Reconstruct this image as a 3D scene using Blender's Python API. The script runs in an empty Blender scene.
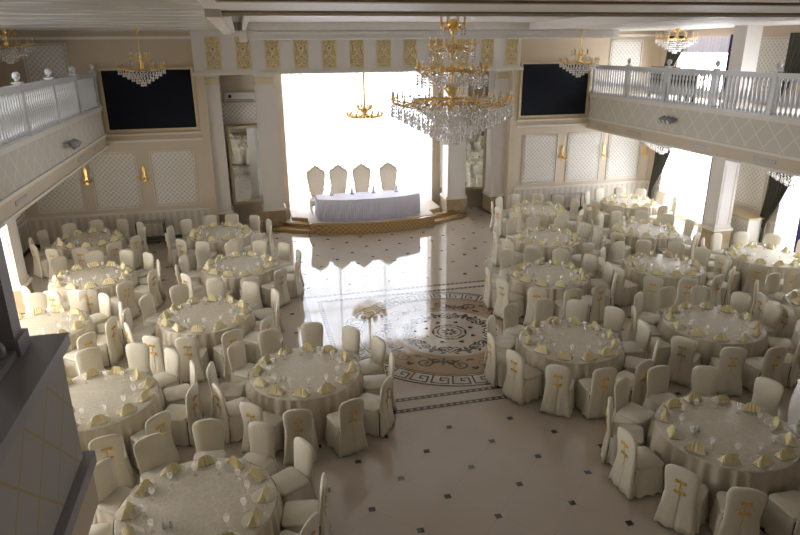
import bpy, math, random
from mathutils import Vector, Matrix
random.seed(7)
PI = math.pi
C = bpy.context.scene.collection
CX = 4.05            # centre line of the hall
YB = 21.6            # back wall
XWL, XWR = -7.0, 15.1
XFL, XFR = -4.3, 12.35   # balcony fronts
ZC = 6.5

# ------------------------------------------------------------------ materials
def nt(name):
    m = bpy.data.materials.new(name); m.use_nodes = True
    n = m.node_tree; b = n.nodes['Principled BSDF']
    return m, n, b
def mat(name, col, rough=.6, metal=0., var=0., vscale=6., bump=0., bscale=40., spec=.5, coat=0., sheen=0., bdist=.02):
    m, n, b = nt(name)
    b.inputs['Base Color'].default_value = (*col, 1); b.inputs['Roughness'].default_value = rough
    b.inputs['Metallic'].default_value = metal; b.inputs['Specular IOR Level'].default_value = spec
    b.inputs['Coat Weight'].default_value = coat; b.inputs['Sheen Weight'].default_value = sheen
    tc = n.nodes.new('ShaderNodeTexCoord')
    ns = n.nodes.new('ShaderNodeTexNoise'); ns.inputs['Scale'].default_value = vscale; ns.inputs['Detail'].default_value = 4
    n.links.new(tc.outputs['Object'], ns.inputs['Vector'])
    mx = n.nodes.new('ShaderNodeMix'); mx.data_type = 'RGBA'
    mx.inputs['A'].default_value = (*[c * (1 - var) for c in col], 1); mx.inputs['B'].default_value = (*[min(1, c * (1 + var)) for c in col], 1)
    n.links.new(ns.outputs['Fac'], mx.inputs['Factor']); n.links.new(mx.outputs['Result'], b.inputs['Base Color'])
    if bump:
        n2 = n.nodes.new('ShaderNodeTexNoise'); n2.inputs['Scale'].default_value = bscale; n2.inputs['Detail'].default_value = 2
        n.links.new(tc.outputs['Object'], n2.inputs['Vector'])
        bp = n.nodes.new('ShaderNodeBump'); bp.inputs['Strength'].default_value = bump; bp.inputs['Distance'].default_value = bdist
        n.links.new(n2.outputs['Fac'], bp.inputs['Height']); n.links.new(bp.outputs['Normal'], b.inputs['Normal'])
    return m
def mth(n, op, a, b=None, c=None):
    x = n.nodes.new('ShaderNodeMath'); x.operation = op
    for i, v in enumerate((a, b, c)):
        if v is None: continue
        if isinstance(v, (int, float)): x.inputs[i].default_value = v
        else: n.links.new(v, x.inputs[i])
    return x.outputs[0]
def lattice(name, base, line, p, w, rough=.6, kz=1.0, stripe=False, double=0.0, metal=0.):
    """diamond net of lines, or upright stripes, on an upright surface"""
    m, n, b = nt(name)
    b.inputs['Roughness'].default_value = rough
    tc = n.nodes.new('ShaderNodeTexCoord'); s = n.nodes.new('ShaderNodeSeparateXYZ'); n.links.new(tc.outputs['Object'], s.inputs[0])
    u = mth(n, 'ADD', s.outputs['X'], s.outputs['Y']); v = mth(n, 'MULTIPLY', s.outputs['Z'], kz)
    def ln(expr, ww):
        fr = mth(n, 'FRACT', mth(n, 'DIVIDE', expr, p)); d = mth(n, 'ABSOLUTE', mth(n, 'SUBTRACT', fr, .5))
        r = mth(n, 'LESS_THAN', d, ww)
        if double:
            r = mth(n, 'MULTIPLY', r, mth(n, 'GREATER_THAN', d, ww * double))
        return r
    if stripe: f = ln(u, w)
    else: f = mth(n, 'MAXIMUM', ln(mth(n, 'ADD', u, v), w), ln(mth(n, 'SUBTRACT', u, v), w))
    mx = n.nodes.new('ShaderNodeMix'); mx.data_type = 'RGBA'
    mx.inputs['A'].default_value = (*base, 1); mx.inputs['B'].default_value = (*line, 1)
    n.links.new(f, mx.inputs['Factor']); n.links.new(mx.outputs['Result'], b.inputs['Base Color'])
    bp = n.nodes.new('ShaderNodeBump'); bp.inputs['Strength'].default_value = .5; bp.inputs['Distance'].default_value = .01
    n.links.new(f, bp.inputs['Height']); n.links.new(bp.outputs['Normal'], b.inputs['Normal'])
    return m
def emis(name, col, s):
    m = bpy.data.materials.new(name); m.use_nodes = True; n = m.node_tree; n.nodes.clear()
    e = n.nodes.new('ShaderNodeEmission'); e.inputs['Color'].default_value = (*col, 1); e.inputs['Strength'].default_value = s
    o = n.nodes.new('ShaderNodeOutputMaterial'); n.links.new(e.outputs[0], o.inputs[0]); return m
def sheer_mat(name, col, tr):
    m = bpy.data.materials.new(name); m.use_nodes = True; n = m.node_tree; n.nodes.clear()
    t = n.nodes.new('ShaderNodeBsdfTransparent'); d = n.nodes.new('ShaderNodeBsdfTranslucent'); f = n.nodes.new('ShaderNodeBsdfDiffuse')
    d.inputs['Color'].default_value = (*col, 1); f.inputs['Color'].default_value = (*col, 1)
    a = n.nodes.new('ShaderNodeMixShader'); a.inputs[0].default_value = .4; n.links.new(d.outputs[0], a.inputs[1]); n.links.new(f.outputs[0], a.inputs[2])
    lw = n.nodes.new('ShaderNodeLayerWeight'); lw.inputs['Blend'].default_value = .35
    fac = mth(n, 'MULTIPLY', mth(n, 'SUBTRACT', 1.0, lw.outputs['Facing']), tr)
    b = n.nodes.new('ShaderNodeMixShader'); n.links.new(fac, b.inputs[0]); n.links.new(a.outputs[0], b.inputs[1]); n.links.new(t.outputs[0], b.inputs[2])
    o = n.nodes.new('ShaderNodeOutputMaterial'); n.links.new(b.outputs[0], o.inputs[0]); return m
def crystal_mat(name, tr=.45, gl=.3, tc=.93):
    m = bpy.data.materials.new(name); m.use_nodes = True; n = m.node_tree; n.nodes.clear()
    t = n.nodes.new('ShaderNodeBsdfTransparent'); t.inputs['Color'].default_value = (tc, tc, tc, 1)
    g = n.nodes.new('ShaderNodeBsdfGlossy'); g.inputs['Roughness'].default_value = .08; g.inputs['Color'].default_value = (.95, .95, 1, 1)
    d = n.nodes.new('ShaderNodeBsdfDiffuse'); d.inputs['Color'].default_value = (1, .97, .90, 1)
    tl = n.nodes.new('ShaderNodeBsdfTranslucent'); tl.inputs['Color'].default_value = (1, .97, .92, 1)
    dd = n.nodes.new('ShaderNodeMixShader'); dd.inputs[0].default_value = .55; n.links.new(d.outputs[0], dd.inputs[1]); n.links.new(tl.outputs[0], dd.inputs[2])
    a = n.nodes.new('ShaderNodeMixShader'); a.inputs[0].default_value = gl; n.links.new(dd.outputs[0], a.inputs[1]); n.links.new(g.outputs[0], a.inputs[2])
    b = n.nodes.new('ShaderNodeMixShader'); b.inputs[0].default_value = tr; n.links.new(a.outputs[0], b.inputs[1]); n.links.new(t.outputs[0], b.inputs[2])
    o = n.nodes.new('ShaderNodeOutputMaterial'); n.links.new(b.outputs[0], o.inputs[0]); return m

def floor_mat():
    m, n, b = nt('polished_marble')
    tc = n.nodes.new('ShaderNodeTexCoord'); s = n.nodes.new('ShaderNodeSeparateXYZ'); n.links.new(tc.outputs['Object'], s.inputs[0])
    x = mth(n, 'SUBTRACT', s.outputs['X'], GX); y = mth(n, 'SUBTRACT', s.outputs['Y'], GY)
    def ln(e):
        d = mth(n, 'ABSOLUTE', mth(n, 'SUBTRACT', mth(n, 'FRACT', mth(n, 'ADD', mth(n, 'DIVIDE', e, 2 * GD), .5)), .5))
        return mth(n, 'LESS_THAN', d, .004)
    f = mth(n, 'MAXIMUM', ln(mth(n, 'ADD', x, y)), ln(mth(n, 'SUBTRACT', x, y)))
    ns = n.nodes.new('ShaderNodeTexNoise'); ns.inputs['Scale'].default_value = 1.6; ns.inputs['Detail'].default_value = 6; n.links.new(tc.outputs['Object'], ns.inputs['Vector'])
    mx = n.nodes.new('ShaderNodeMix'); mx.data_type = 'RGBA'; mx.inputs['A'].default_value = (.51, .445, .36, 1); mx.inputs['B'].default_value = (.59, .52, .43, 1)
    n.links.new(ns.outputs['Fac'], mx.inputs['Factor'])
    m2 = n.nodes.new('ShaderNodeMix'); m2.data_type = 'RGBA'; m2.inputs['B'].default_value = (.38, .33, .28, 1)
    n.links.new(mx.outputs['Result'], m2.inputs['A']); n.links.new(mth(n, 'MULTIPLY', f, .5), m2.inputs['Factor'])
    n.links.new(m2.outputs['Result'], b.inputs['Base Color'])
    b.inputs['Roughness'].default_value = .05; b.inputs['IOR'].default_value = 1.95
    return m
GX, GY, GD = 2.8775, 8.6366, .5458   # lattice of the small dark floor insets

M = {}
M['floor'] = floor_mat()
for k, col in dict(ink=(.045, .042, .048), inlay_light=(.62, .56, .47), inlay_brown=(.40, .285, .18), inlay_tan=(.50, .43, .34), inlay_red=(.30, .17, .12), inlay_band=(.13, .11, .095)).items():
    M[k] = mat(k, col, .05, var=.06, vscale=9)
    M[k].node_tree.nodes['Principled BSDF'].inputs['IOR'].default_value = 1.95
M['wall'] = mat('cream_wall', (.64, .54, .41), .55, var=.03)
M['wall_up'] = mat('beige_upper_wall', (.56, .45, .31), .6, var=.03)
M['white_trim'] = mat('ivory_trim', (.74, .69, .60), .4, var=.02)
M['column'] = mat('ivory_column', (.72, .67, .61), .35, var=.02)
M['marble'] = mat('brown_marble', (.40, .30, .17), .15, var=.35, vscale=5)
M['dark_base'] = mat('dark_marble', (.10, .07, .05), .2, var=.2)
M['ceiling'] = mat('painted_ceiling', (.72, .67, .62), .6, var=.02)
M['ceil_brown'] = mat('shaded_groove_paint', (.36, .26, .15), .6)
M['stretch'] = mat('glossy_stretch_ceiling', (.72, .71, .68), .15, bump=1.0, bscale=.55, spec=.9, bdist=.35)
M['panel'] = lattice('quilted_lattice_panel', (.62, .57, .49), (.80, .77, .70), .15, .17)
M['dado'] = lattice('ribbed_wainscot', (.60, .53, .43), (.70, .64, .54), .22, .25, stripe=True)
M['fascia'] = lattice('fascia_diamond_panel', (.62, .57, .49), (.76, .70, .55), .60, .032)
M['fascia_shaded'] = lattice('fascia_quilt_shaded', (.40, .375, .34), (.40, .32, .15), .42, .03)  # diamond fascia with the near corner's shade put into its base colour
M['band'] = mat('beige_band', (.60, .50, .36), .5, var=.02)
M['gold'] = mat('polished_gold', (.90, .60, .20), .28, metal=.7, var=.15, vscale=20)
M['gold_paint'] = mat('gold_leaf_relief', (.60, .43, .15), .4, metal=.35, var=.2, vscale=20)
M['gold_base'] = mat('gold_cream_ground', (.68, .58, .36), .5, var=.1, vscale=15)
M['gold_frame'] = mat('cream_gold_frame', (.62, .50, .30), .4, metal=.1)
M['screen'] = mat('black_screen', (.010, .012, .018), .7, spec=.15)
M['mirror'] = mat('mirror_glass', (.82, .84, .82), .03, metal=1.)
M['crystal'] = crystal_mat('cut_crystal', .3, .45)
M['glass'] = crystal_mat('clear_table_glass', .74, .15, 1.0)
M['cover'] = mat('ivory_slipcover_jacquard', (.81, .75, .615), .7, var=.07, vscale=22, bump=.12, bscale=60, sheen=.2)
M['cover_in'] = mat('satin_slipcover', (.80, .745, .62), .5, var=.03, vscale=4, bump=.05, bscale=20, sheen=.2)
M['ribbon'] = mat('gold_ribbon', (.85, .55, .16), .45)
M['napkin'] = mat('yellow_napkin', (.95, .84, .52), .7, var=.08, vscale=14)
M['plate'] = crystal_mat('pressed_glass_plate', .55, .12, 1.0)
M['ceramic'] = mat('white_ceramic', (.82, .82, .80), .2)
M['leg'] = mat('dark_chair_leg', (.03, .025, .02), .4)
M['tskirt'] = mat('champagne_table_skirt', (.62, .55, .43), .55, var=.05, vscale=6, sheen=.2)
M['lilac'] = mat('white_lilac_satin', (.76, .74, .86), .5, var=.03)
M['carpet'] = mat('cream_platform_floor', (.66, .58, .47), .5, var=.05)
M['plat_gold'] = lattice('bronze_lattice_riser', (.40, .25, .10), (.62, .44, .20), .16, .12)
M['step'] = mat('amber_marble_step', (.50, .32, .13), .2, var=.2, vscale=8)
M['curtain'] = mat('olive_drape', (.055, .052, .035), .7, var=.2, vscale=10)
M['violet'] = mat('violet_drape_lining', (.06, .04, .16), .7)
M['sheer'] = sheer_mat('sheer_voile', (.93, .93, .97), .62)
M['sky'] = emis('daylight_through_window', (.90, .94, 1.0), 4.4)
M['sky_side'] = emis('side_daylight_through_window', (.90, .94, 1.0), 10.5)
M['sky_soft'] = emis('soft_side_daylight', (.90, .94, 1.0), 5.5)
M['sky_left'] = emis('bright_left_daylight', (1.0, .98, .95), 8.0)
M['baluster'] = mat('white_baluster', (.60, .595, .59), .3, spec=.6)
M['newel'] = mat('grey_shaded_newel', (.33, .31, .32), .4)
M['throne'] = mat('champagne_throne_fabric', (.90, .81, .65), .5, var=.08, vscale=18)
M['throne_frame'] = mat('ivory_gilt_frame', (.74, .66, .50), .4)
M['black'] = mat('black_plastic', (.02, .02, .022), .4)
M['grey'] = mat('grey_metal', (.30, .30, .31), .35, metal=.6)
M['darkchair'] = mat('dark_leather', (.02, .018, .016), .5)

def lace_mat():
    m, n, b = nt('lace_overlay_cloth')
    tc = n.nodes.new('ShaderNodeTexCoord')
    v = n.nodes.new('ShaderNodeTexVoronoi'); v.feature = 'DISTANCE_TO_EDGE'; v.inputs['Scale'].default_value = 11; n.links.new(tc.outputs['Object'], v.inputs['Vector'])
    w = n.nodes.new('ShaderNodeTexWave'); w.wave_type = 'RINGS'; w.inputs['Scale'].default_value = 5; w.inputs['Distortion'].default_value = 8; n.links.new(tc.outputs['Object'], w.inputs['Vector'])
    f = mth(n, 'MAXIMUM', mth(n, 'LESS_THAN', v.outputs['Distance'], .05), mth(n, 'GREATER_THAN', w.outputs['Fac'], .93))
    mx = n.nodes.new('ShaderNodeMix'); mx.data_type = 'RGBA'; mx.inputs['A'].default_value = (.72, .655, .52, 1); mx.inputs['B'].default_value = (.80, .755, .65, 1)
    n.links.new(f, mx.inputs['Factor']); n.links.new(mx.outputs['Result'], b.inputs['Base Color']); b.inputs['Roughness'].default_value = .5
    return m
M['lace'] = lace_mat()

# ------------------------------------------------------------------ mesh builder
class MB:
    def __init__(s): s.v = []; s.f = []; s.m = []; s.k = 0
    def add(s, vs, fs):
        o = len(s.v); s.v += [tuple(v) for v in vs]; s.f += [tuple(o + i for i in f) for f in fs]; s.m += [s.k] * len(fs); return s
    def box(s, x0, x1, y0, y1, z0, z1):
        v = [(x, y, z) for z in (z0, z1) for y in (y0, y1) for x in (x0, x1)]
        return s.add(v, [(0, 2, 3, 1), (4, 5, 7, 6), (0, 1, 5, 4), (2, 6, 7, 3), (0, 4, 6, 2), (1, 3, 7, 5)])
    def loft(s, rings, cap0=True, cap1=True):
        n = len(rings[0]); v = [p for r in rings for p in r]; f = []
        for i in range(len(rings) - 1):
            for j in range(n):
                k = (j + 1) % n; f.append((i * n + j, i * n + k, (i + 1) * n + k, (i + 1) * n + j))
        if cap0: f.append(tuple(range(n))[::-1])
        if cap1: f.append(tuple((len(rings) - 1) * n + j for j in range(n)))
        return s.add(v, f)
    def lathe(s, prof, c=(0, 0, 0), n=16, cap=True):
        rings = [[(c[0] + r * math.cos(2 * PI * j / n), c[1] + r * math.sin(2 * PI * j / n), c[2] + z) for j in range(n)] for r, z in prof]
        return s.loft(rings, cap, cap)
    def tube(s, pts, r, n=6):
        P = [Vector(p) for p in pts]; rings = []
        for i, p in enumerate(P):
            d = (P[min(i + 1, len(P) - 1)] - P[max(i - 1, 0)]).normalized()
            a = Vector((0, 0, 1)) if abs(d.z) < .9 else Vector((1, 0, 0))
            u = d.cross(a).normalized(); w = u.cross(d); rr = r[i] if isinstance(r, (list, tuple)) else r
            rings.append([tuple(p + (u * math.cos(2 * PI * j / n) + w * math.sin(2 * PI * j / n)) * rr) for j in range(n)])
        return s.loft(rings)
    def prism(s, pts, z0, z1):
        return s.loft([[(x, y, z0) for x, y in pts], [(x, y, z1) for x, y in pts]])
    def octa(s, c, r, h):
        x, y, z = c; a = random.uniform(0, PI / 2); p, q = r * math.cos(a), r * math.sin(a); t, w = random.uniform(-.4, .4) * r, random.uniform(-.4, .4) * r
        return s.add([(x + t, y + w, z + h), (x + p, y + q, z), (x - q, y + p, z), (x - p, y - q, z), (x + q, y - p, z), (x - t, y - w, z - h)],
                     [(0, 1, 2), (0, 2, 3), (0, 3, 4), (0, 4, 1), (5, 2, 1), (5, 3, 2), (5, 4, 3), (5, 1, 4)])
    def build(s, name, mats, parent=None, smooth=False, loc=None):
        me = bpy.data.meshes.new(name); me.from_pydata(s.v, [], s.f)
        if not isinstance(mats, (list, tuple)): mats = [mats]
        for m in mats: me.materials.append(M[m] if isinstance(m, str) else m)
        me.polygons.foreach_set('material_index', s.m)
        if smooth: me.polygons.foreach_set('use_smooth', [True] * len(s.f))
        me.update()
        o = bpy.data.objects.new(name, me); C.objects.link(o)
        if parent: o.parent = parent
        if loc: o.location = loc
        return o
def tag(o, label=None, cat=None, group=None, kind=None):
    if label: o['label'] = label
    if cat: o['category'] = cat
    if group: o['group'] = group
    if kind: o['kind'] = kind
    return o
def empty(name, loc=(0, 0, 0), rz=0., label=None, cat=None, group=None):
    o = bpy.data.objects.new(name, None); C.objects.link(o); o.location = loc; o.rotation_euler = (0, 0, rz)
    o.empty_display_size = .2
    return tag(o, label, cat, group)
def struct(o): o['kind'] = 'structure'; return o
def dup(root, loc, rz=0., label=None, group=None):
    r = root.copy(); C.objects.link(r); r.location = loc; r.rotation_euler = (0, 0, rz)
    if label: r['label'] = label
    if group: r['group'] = group
    for ch in list(root.children):
        c = ch.copy(); C.objects.link(c); c.parent = r
        for g in list(ch.children):
            d = g.copy(); C.objects.link(d); d.parent = c
    return r
class Proto:
    """places the first thing itself, then copies of it"""
    def __init__(s, root): s.root = root; s.used = False
    def put(s, loc, rz=0., label=None, group=None):
        if not s.used:
            s.used = True; s.root.location = loc; s.root.rotation_euler = (0, 0, rz)
            if label: s.root['label'] = label
            if group: s.root['group'] = group
            return s.root
        return dup(s.root, loc, rz, label, group)

# ------------------------------------------------------------------ camera
FPX = 630.48; YAW, PITCH, ROLL = .2336, .3358, -.0085
cy, sy, cp, sp = math.cos(YAW), math.sin(YAW), math.cos(PITCH), math.sin(PITCH)
fw = Vector((sy * cp, cy * cp, -sp)); rt0 = Vector((cy, -sy, 0)); up0 = rt0.cross(fw)
rt = math.cos(ROLL) * rt0 + math.sin(ROLL) * up0; up = -math.sin(ROLL) * rt0 + math.cos(ROLL) * up0
cam = bpy.data.cameras.new('camera'); cam.sensor_width = 36; cam.lens = FPX * 36 / 800; cam.clip_start = .05; cam.clip_end = 200
co = bpy.data.objects.new('camera', cam); C.objects.link(co)
mw = Matrix((rt, up, -fw)).transposed().to_4x4(); mw.translation = Vector((0, 0, 6)); co.matrix_world = mw
bpy.context.scene.camera = co
def seen(x, y, z, m=22):
    """is a place inside what the photo frames (used only to leave out repeats it shows nothing of)"""
    d = Vector((x, y, z)) - Vector((0, 0, 6)); q = d.dot(fw)
    if q < .3: return False
    px = 400 + FPX * d.dot(rt) / q; py = 267.5 - FPX * d.dot(up) / q
    return -m < px < 800 + m and -m < py < 535 + m

# ------------------------------------------------------------------ floor
def build_floor():
    b = MB()
    # 0 base, 1 ink, 2 light, 3 brown, 4 tan, 5 red
    b.k = 0; b.box(-7.2, 15.3, -3, 23.7, -.2, 0)
    Z = [.0]
    def quad(x0, x1, y0, y1, z): b.add([(x0, y0, z), (x1, y0, z), (x1, y1, z), (x0, y1, z)], [(0, 1, 2, 3)])
    F0, F1 = CX - 3.05, CX + 3.05; G0, G1 = 9.25, 15.12
    b.k = 1; a = .045
    for i in range(-22, 26):
        for j in range(-16, 30):
            if (i + j) % 2: continue
            x, y = GX + GD * i, GY + GD * j
            if x < -6.9 or x > 15 or y < 1 or y > 23 or (F0 - .1 < x < F1 + .1 and G0 - .1 < y < G1 + .1): continue
            quad(x - a, x + a, y - a, y + a, .0015)
    # frame: light field between two dark patterned bands
    def ringrect(x0, x1, y0, y1, w, z):
        quad(x0, x1, y0, y0 + w, z); quad(x0, x1, y1 - w, y1, z); quad(x0, x0 + w, y0 + w, y1 - w, z); quad(x1 - w, x1, y0 + w, y1 - w, z)
    b.k = 2; ringrect(F0, F1, G0, G1, .44, .0015)
    for e in (0, .36):
        b.k = 6; ringrect(F0 + e, F1 - e, G0 + e, G1 - e, .11, .003)
        b.k = 4
        x0, x1, y0, y1 = F0 + e + .055, F1 - e - .055, G0 + e + .055, G1 - e - .055
        def dia(x, y): b.add([(x - .04, y - .0, .0045), (x, y - .03, .0045), (x + .04, y, .0045), (x, y + .03, .0045)], [(0, 1, 2, 3)])
        nx = int((x1 - x0) / .12); ny = int((y1 - y0) / .12)
        for i in range(nx + 1):
            x = x0 + (x1 - x0) * i / nx; dia(x, y0); dia(x, y1)
        for i in range(1, ny):
            y = y0 + (y1 - y0) * i / ny; dia(x0, y); dia(x1, y)
    # round mosaic
    MX, MY = CX - .03, 12.2
    def ann(r0, r1, z, n=96):
        v = []; f = []
        for i in range(n):
            t = 2 * PI * i / n; v += [(MX + r0 * math.cos(t), MY + r0 * math.sin(t), z), (MX + r1 * math.cos(t), MY + r1 * math.sin(t), z)]
        for i in range(n):
            k = (i + 1) % n; f.append((2 * i, 2 * i + 1, 2 * k + 1, 2 * k))
        b.add(v, f)
    def stroke(pts, w, z, polar=True):
        """flat ribbon along points given as (angle, radius) or (x, y)"""
        P = [Vector((MX + r * math.cos(t), MY + r * math.sin(t))) for t, r in pts] if polar else [Vector(p) for p in pts]
        v = []
        for i, p in enumerate(P):
            d = P[min(i + 1, len(P) - 1)] - P[max(0, i - 1)]
            if d.length < 1e-6: d = Vector((1, 0))
            d.normalize(); nrm = Vector((-d.y, d.x)); ww = w[i] if isinstance(w, list) else w
            v += [(*(p + nrm * ww), z), (*(p - nrm * ww), z)]
        b.add(v, [(2 * i, 2 * i + 1, 2 * i + 3, 2 * i + 2) for i in range(len(P) - 1)])
    b.k = 2; ann(1.93, 2.40, .0015)
    b.k = 3; ann(1.17, 1.93, .0015)
    b.k = 2; ann(.0001, 1.17, .0015)
    b.k = 1; ann(2.355, 2.40, .003); ann(1.93, 1.955, .003)
    ann(.36, .385, .003, 48); ann(.25, .275, .003, 48)
    b.k = 4; ann(1.15, 1.19, .003)
    # greek key
    b.k = 1; N = 34; r0, r1 = 2.0, 2.30; dt = 2 * PI / N; w = .016
    key = [(0, 0), (0, 1), (.78, 1), (.78, .3), (.4, .3), (.4, .62), (.55, .62)]
    for i in range(N):
        t0 = i * dt
        K = [(t0 + u * dt, r0 + q * (r1 - r0)) for u, q in key]
        for p, q in zip(K[:-1], K[1:]):
            if abs(p[0] - q[0]) > 1e-6:
                s_ = (q[0] - p[0]); e_ = w / p[1] * (1 if s_ > 0 else -1)
                stroke([(p[0] - e_, p[1]), ((p[0] + q[0]) / 2, p[1]), (q[0] + e_, q[1])], w, .003)
            else: stroke([p, q], w, .0032)
        stroke([(t0, r0), (t0 + dt, r0)], w, .0031)
    # scrolls
    def spiral(t, r, s, sc, turns=1.25, w=.02, z=.003, rot=0.):
        """curl centred at polar place, s = handedness"""
        c = Vector((MX + r * math.cos(t), MY + r * math.sin(t))); pts = []; ws = []
        for i in range(26):
            u = i / 25; a_ = rot + s * u * turns * 2 * PI; rr = sc * (1 - .86 * u)
            pts.append(tuple(c + Vector((math.cos(t + a_), math.sin(t + a_))) * rr)); ws.append(w * (1.0 - .35 * u))
        stroke(pts, ws, z, polar=False)
    def leaf(t, r, a_, L, w, z=.003):
        c = Vector((MX + r * math.cos(t), MY + r * math.sin(t))); d = Vector((math.cos(t + a_), math.sin(t + a_)))
        stroke([tuple(c + d * L * u) for u in (0, .25, .5, .75, 1)], [w * .2, w * .9, w, w * .6, 0.001], z, polar=False)
    for i in range(8):
        t = 2 * PI * (i + .5) / 8
        for s in (1, -1):
            b.k = 1 if i % 2 else 5
            spiral(t + s * .24, 1.56, s, .19, 1.5, .022, rot=PI)
            spiral(t + s * .11, 1.42, -s, .10, 1.2, .015, rot=0)
            stroke([(t + s * (.02 + .19 * u), 1.44 - .10 * math.sin(PI * u) + .02 * u) for u in [k / 8 for k in range(9)]], .016, .0035)
            b.k = 1
            leaf(t + s * .06, 1.42, s * .9, .16, .035); leaf(t + s * .36, 1.66, s * .4, .14, .03); leaf(t + s * .33, 1.40, s * 2.2, .13, .03)
        leaf(t, 1.34, 0, .24, .05); leaf(t, 1.36, PI, .1, .04)
    b.k = 1
    for i in range(8):
        t = 2 * PI * i / 8 + .1
        for s in (1, -1):
            spiral(t + s * .22, .90, s, .135, 1.4, .02, rot=PI / 2 * s)
            leaf(t + s * .12, .84, s * .7, .17, .04); leaf(t + s * .30, 1.0, -s * .9, .14, .035); leaf(t + s * .34, .78, s * 2.0, .11, .03)
        leaf(t, .98, 0, .13, .05); leaf(t, .95, PI, .18, .045); leaf(t, .96, PI / 2, .12, .04); leaf(t, .96, -PI / 2, .12, .04)
        stroke([(t + u * 2 * PI / 8, .93 + .07 * math.cos(u * 4 * PI)) for u in [k / 12 for k in range(13)]], .016, .0035)
    for i in range(8):
        t = 2 * PI * i / 8
        leaf(t, .05, 0, .15, .035); leaf(t + .3, .35, PI / 2, .09, .03); leaf(t, .35, -PI / 2, .09, .03)
        leaf(t + .2, .5, 0, .12, .035); leaf(t + .2, .5, .8, .09, .03); leaf(t + .2, .5, -.8, .09, .03)
    o = b.build('floor', ['floor', 'ink', 'inlay_light', 'inlay_brown', 'inlay_tan', 'inlay_red', 'inlay_band'])
    return struct(o)
build_floor()

# ------------------------------------------------------------------ shell
def wall_x(name, x0, x1, y0, y1, z0, z1, holes, m):
    """wall in the YZ plane, holes = (y0, y1, z0, z1)"""
    ys = sorted({y0, y1, *[h[0] for h in holes], *[h[1] for h in holes]}); zs = sorted({z0, z1, *[h[2] for h in holes], *[h[3] for h in holes]})
    b = MB()
    for a, c in zip(ys[:-1], ys[1:]):
        for d, e in zip(zs[:-1], zs[1:]):
            my, mz = (a + c) / 2, (d + e) / 2
            if any(h[0] < my < h[1] and h[2] < mz < h[3] for h in holes): continue
            b.box(x0, x1, a, c, d, e)
    return struct(b.build(name, m))
LH = [(8.6, 12.0), (13.4, 15.4)]
holesL = [(a, c, .15, 3.0) for a, c in LH] + [(a, c, 4.5, 6.1) for a, c in LH]
RH = [(11.9, 15.0), (17.9, 20.6)]
holesR = [(a, c, .15, 3.0) for a, c in RH] + [(a, c, 4.5, 6.1) for a, c in RH]
wall_x('wall_left', XWL - .25, XWL, -3, YB, 0, 6.75, holesL, 'wall')
wall_x('wall_right', XWR, XWR + .25, -3, YB, 0, 6.75, holesR, 'wall')
b = MB(); b.box(-7.25, -1.42, YB, YB + .25, 0, 3.2); b.box(9.52, 15.35, YB, YB + .25, 0, 3.2)
b.k = 1; b.box(-7.25, -1.42, YB, YB + .25, 3.2, 6.75); b.box(9.52, 15.35, YB, YB + .25, 3.2, 6.75)
b.k = 0; b.box(-1.42, -1.17, YB, 23.2, 0, 5.6); b.box(9.27, 9.52, YB, 23.2, 0, 5.6)
b.box(-1.42, 1.32, 23.05, 23.3, 0, 5.6); b.box(6.78, 9.52, 23.05, 23.3, 0, 5.6)
b.box(-1.42, 9.52, 22.6, 23.7, 5.6, 5.8)
struct(b.build('wall_back', ['wall', 'wall_up']))
b = MB(); b.box(-7.25, 15.35, -3.25, -3, 0, 6.75); struct(b.build('wall_rear', 'wall'))

# side ceilings, main ceiling with a coffer
b = MB()
b.box(-7.25, -.4, -3.2, 21.85, 6.52, 6.8)
struct(b.build('ceiling_left', 'stretch'))
b = MB()
b.box(-.4, 15.35, -3.2, 9.8, 6.5, 6.9); b.box(9.0, 15.35, 9.8, 21.85, 6.5, 6.9)
b.box(-.4, 9.0, 19.85, 21.85, 6.5, 6.9)
b.box(-.4, 9.0, 9.8, 19.85, 6.72, 6.9)
struct(b.build('ceiling', 'ceiling'))
b = MB()
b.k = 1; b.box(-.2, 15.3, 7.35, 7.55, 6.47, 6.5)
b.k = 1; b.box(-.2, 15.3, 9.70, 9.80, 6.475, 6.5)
b.k = 0; b.box(-.2, 15.3, 9.80, 9.86, 6.44, 6.5)
b.box(-.40, -.2, 9.3, 20.6, 6.40, 6.53); b.box(-.2, -.08, 9.86, 19.9, 6.43, 6.5); b.box(.12, .22, 9.86, 19.9, 6.5, 6.72)
struct(b.build('trim_1', ['white_trim', 'ceil_brown']))
# dropped far beam of the coffer
b = MB()
b.box(.25, 12.3, 20.0, 20.3, 6.30, 6.72); b.box(.22, 12.3, 19.92, 20.3, 6.24, 6.30); b.box(.25, 12.3, 19.95, 20.0, 6.44, 6.47)
b.k = 1; b.box(.02, .24, 19.85, 20.35, 6.18, 6.56)
struct(b.build('trim_2', ['ceiling', 'white_trim']))
# balcony slabs
for side, xa, xb, sgn in (('left', XWL, XFL, 1), ('right', XFR, XWR, -1)):
    b = MB()
    xf = XFL if side == 'left' else XFR
    y0 = 3.9 if side == 'left' else -3
    b.box(xa + (0 if side == 'left' else .05), xb - (.05 if side == 'left' else 0), y0, YB, 3.12, 4.3)
    struct(b.build('floor_balcony_' + side, 'ceiling'))
    b = MB()
    # fascia layers: band, moulding, panel, top ledge
    def fb(d0, z0, z1, k):
        b.k = k
        if sgn > 0: b.box(xf - .05, xf + d0, y0, YB - .005, z0, z1)
        else: b.box(xf - d0, xf + .05, y0, YB - .005, z0, z1)
    fb(.03, 3.10, 3.16, 0); fb(.0, 3.16, 3.45, 1); fb(.04, 3.45, 3.52, 0); fb(-.01, 3.52, 4.24, 2); fb(.03, 4.24, 4.30, 0); fb(.06, 4.30, 4.36, 0)
    struct(b.build('trim_fascia_' + side, ['white_trim', 'band', 'fascia']))
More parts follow.
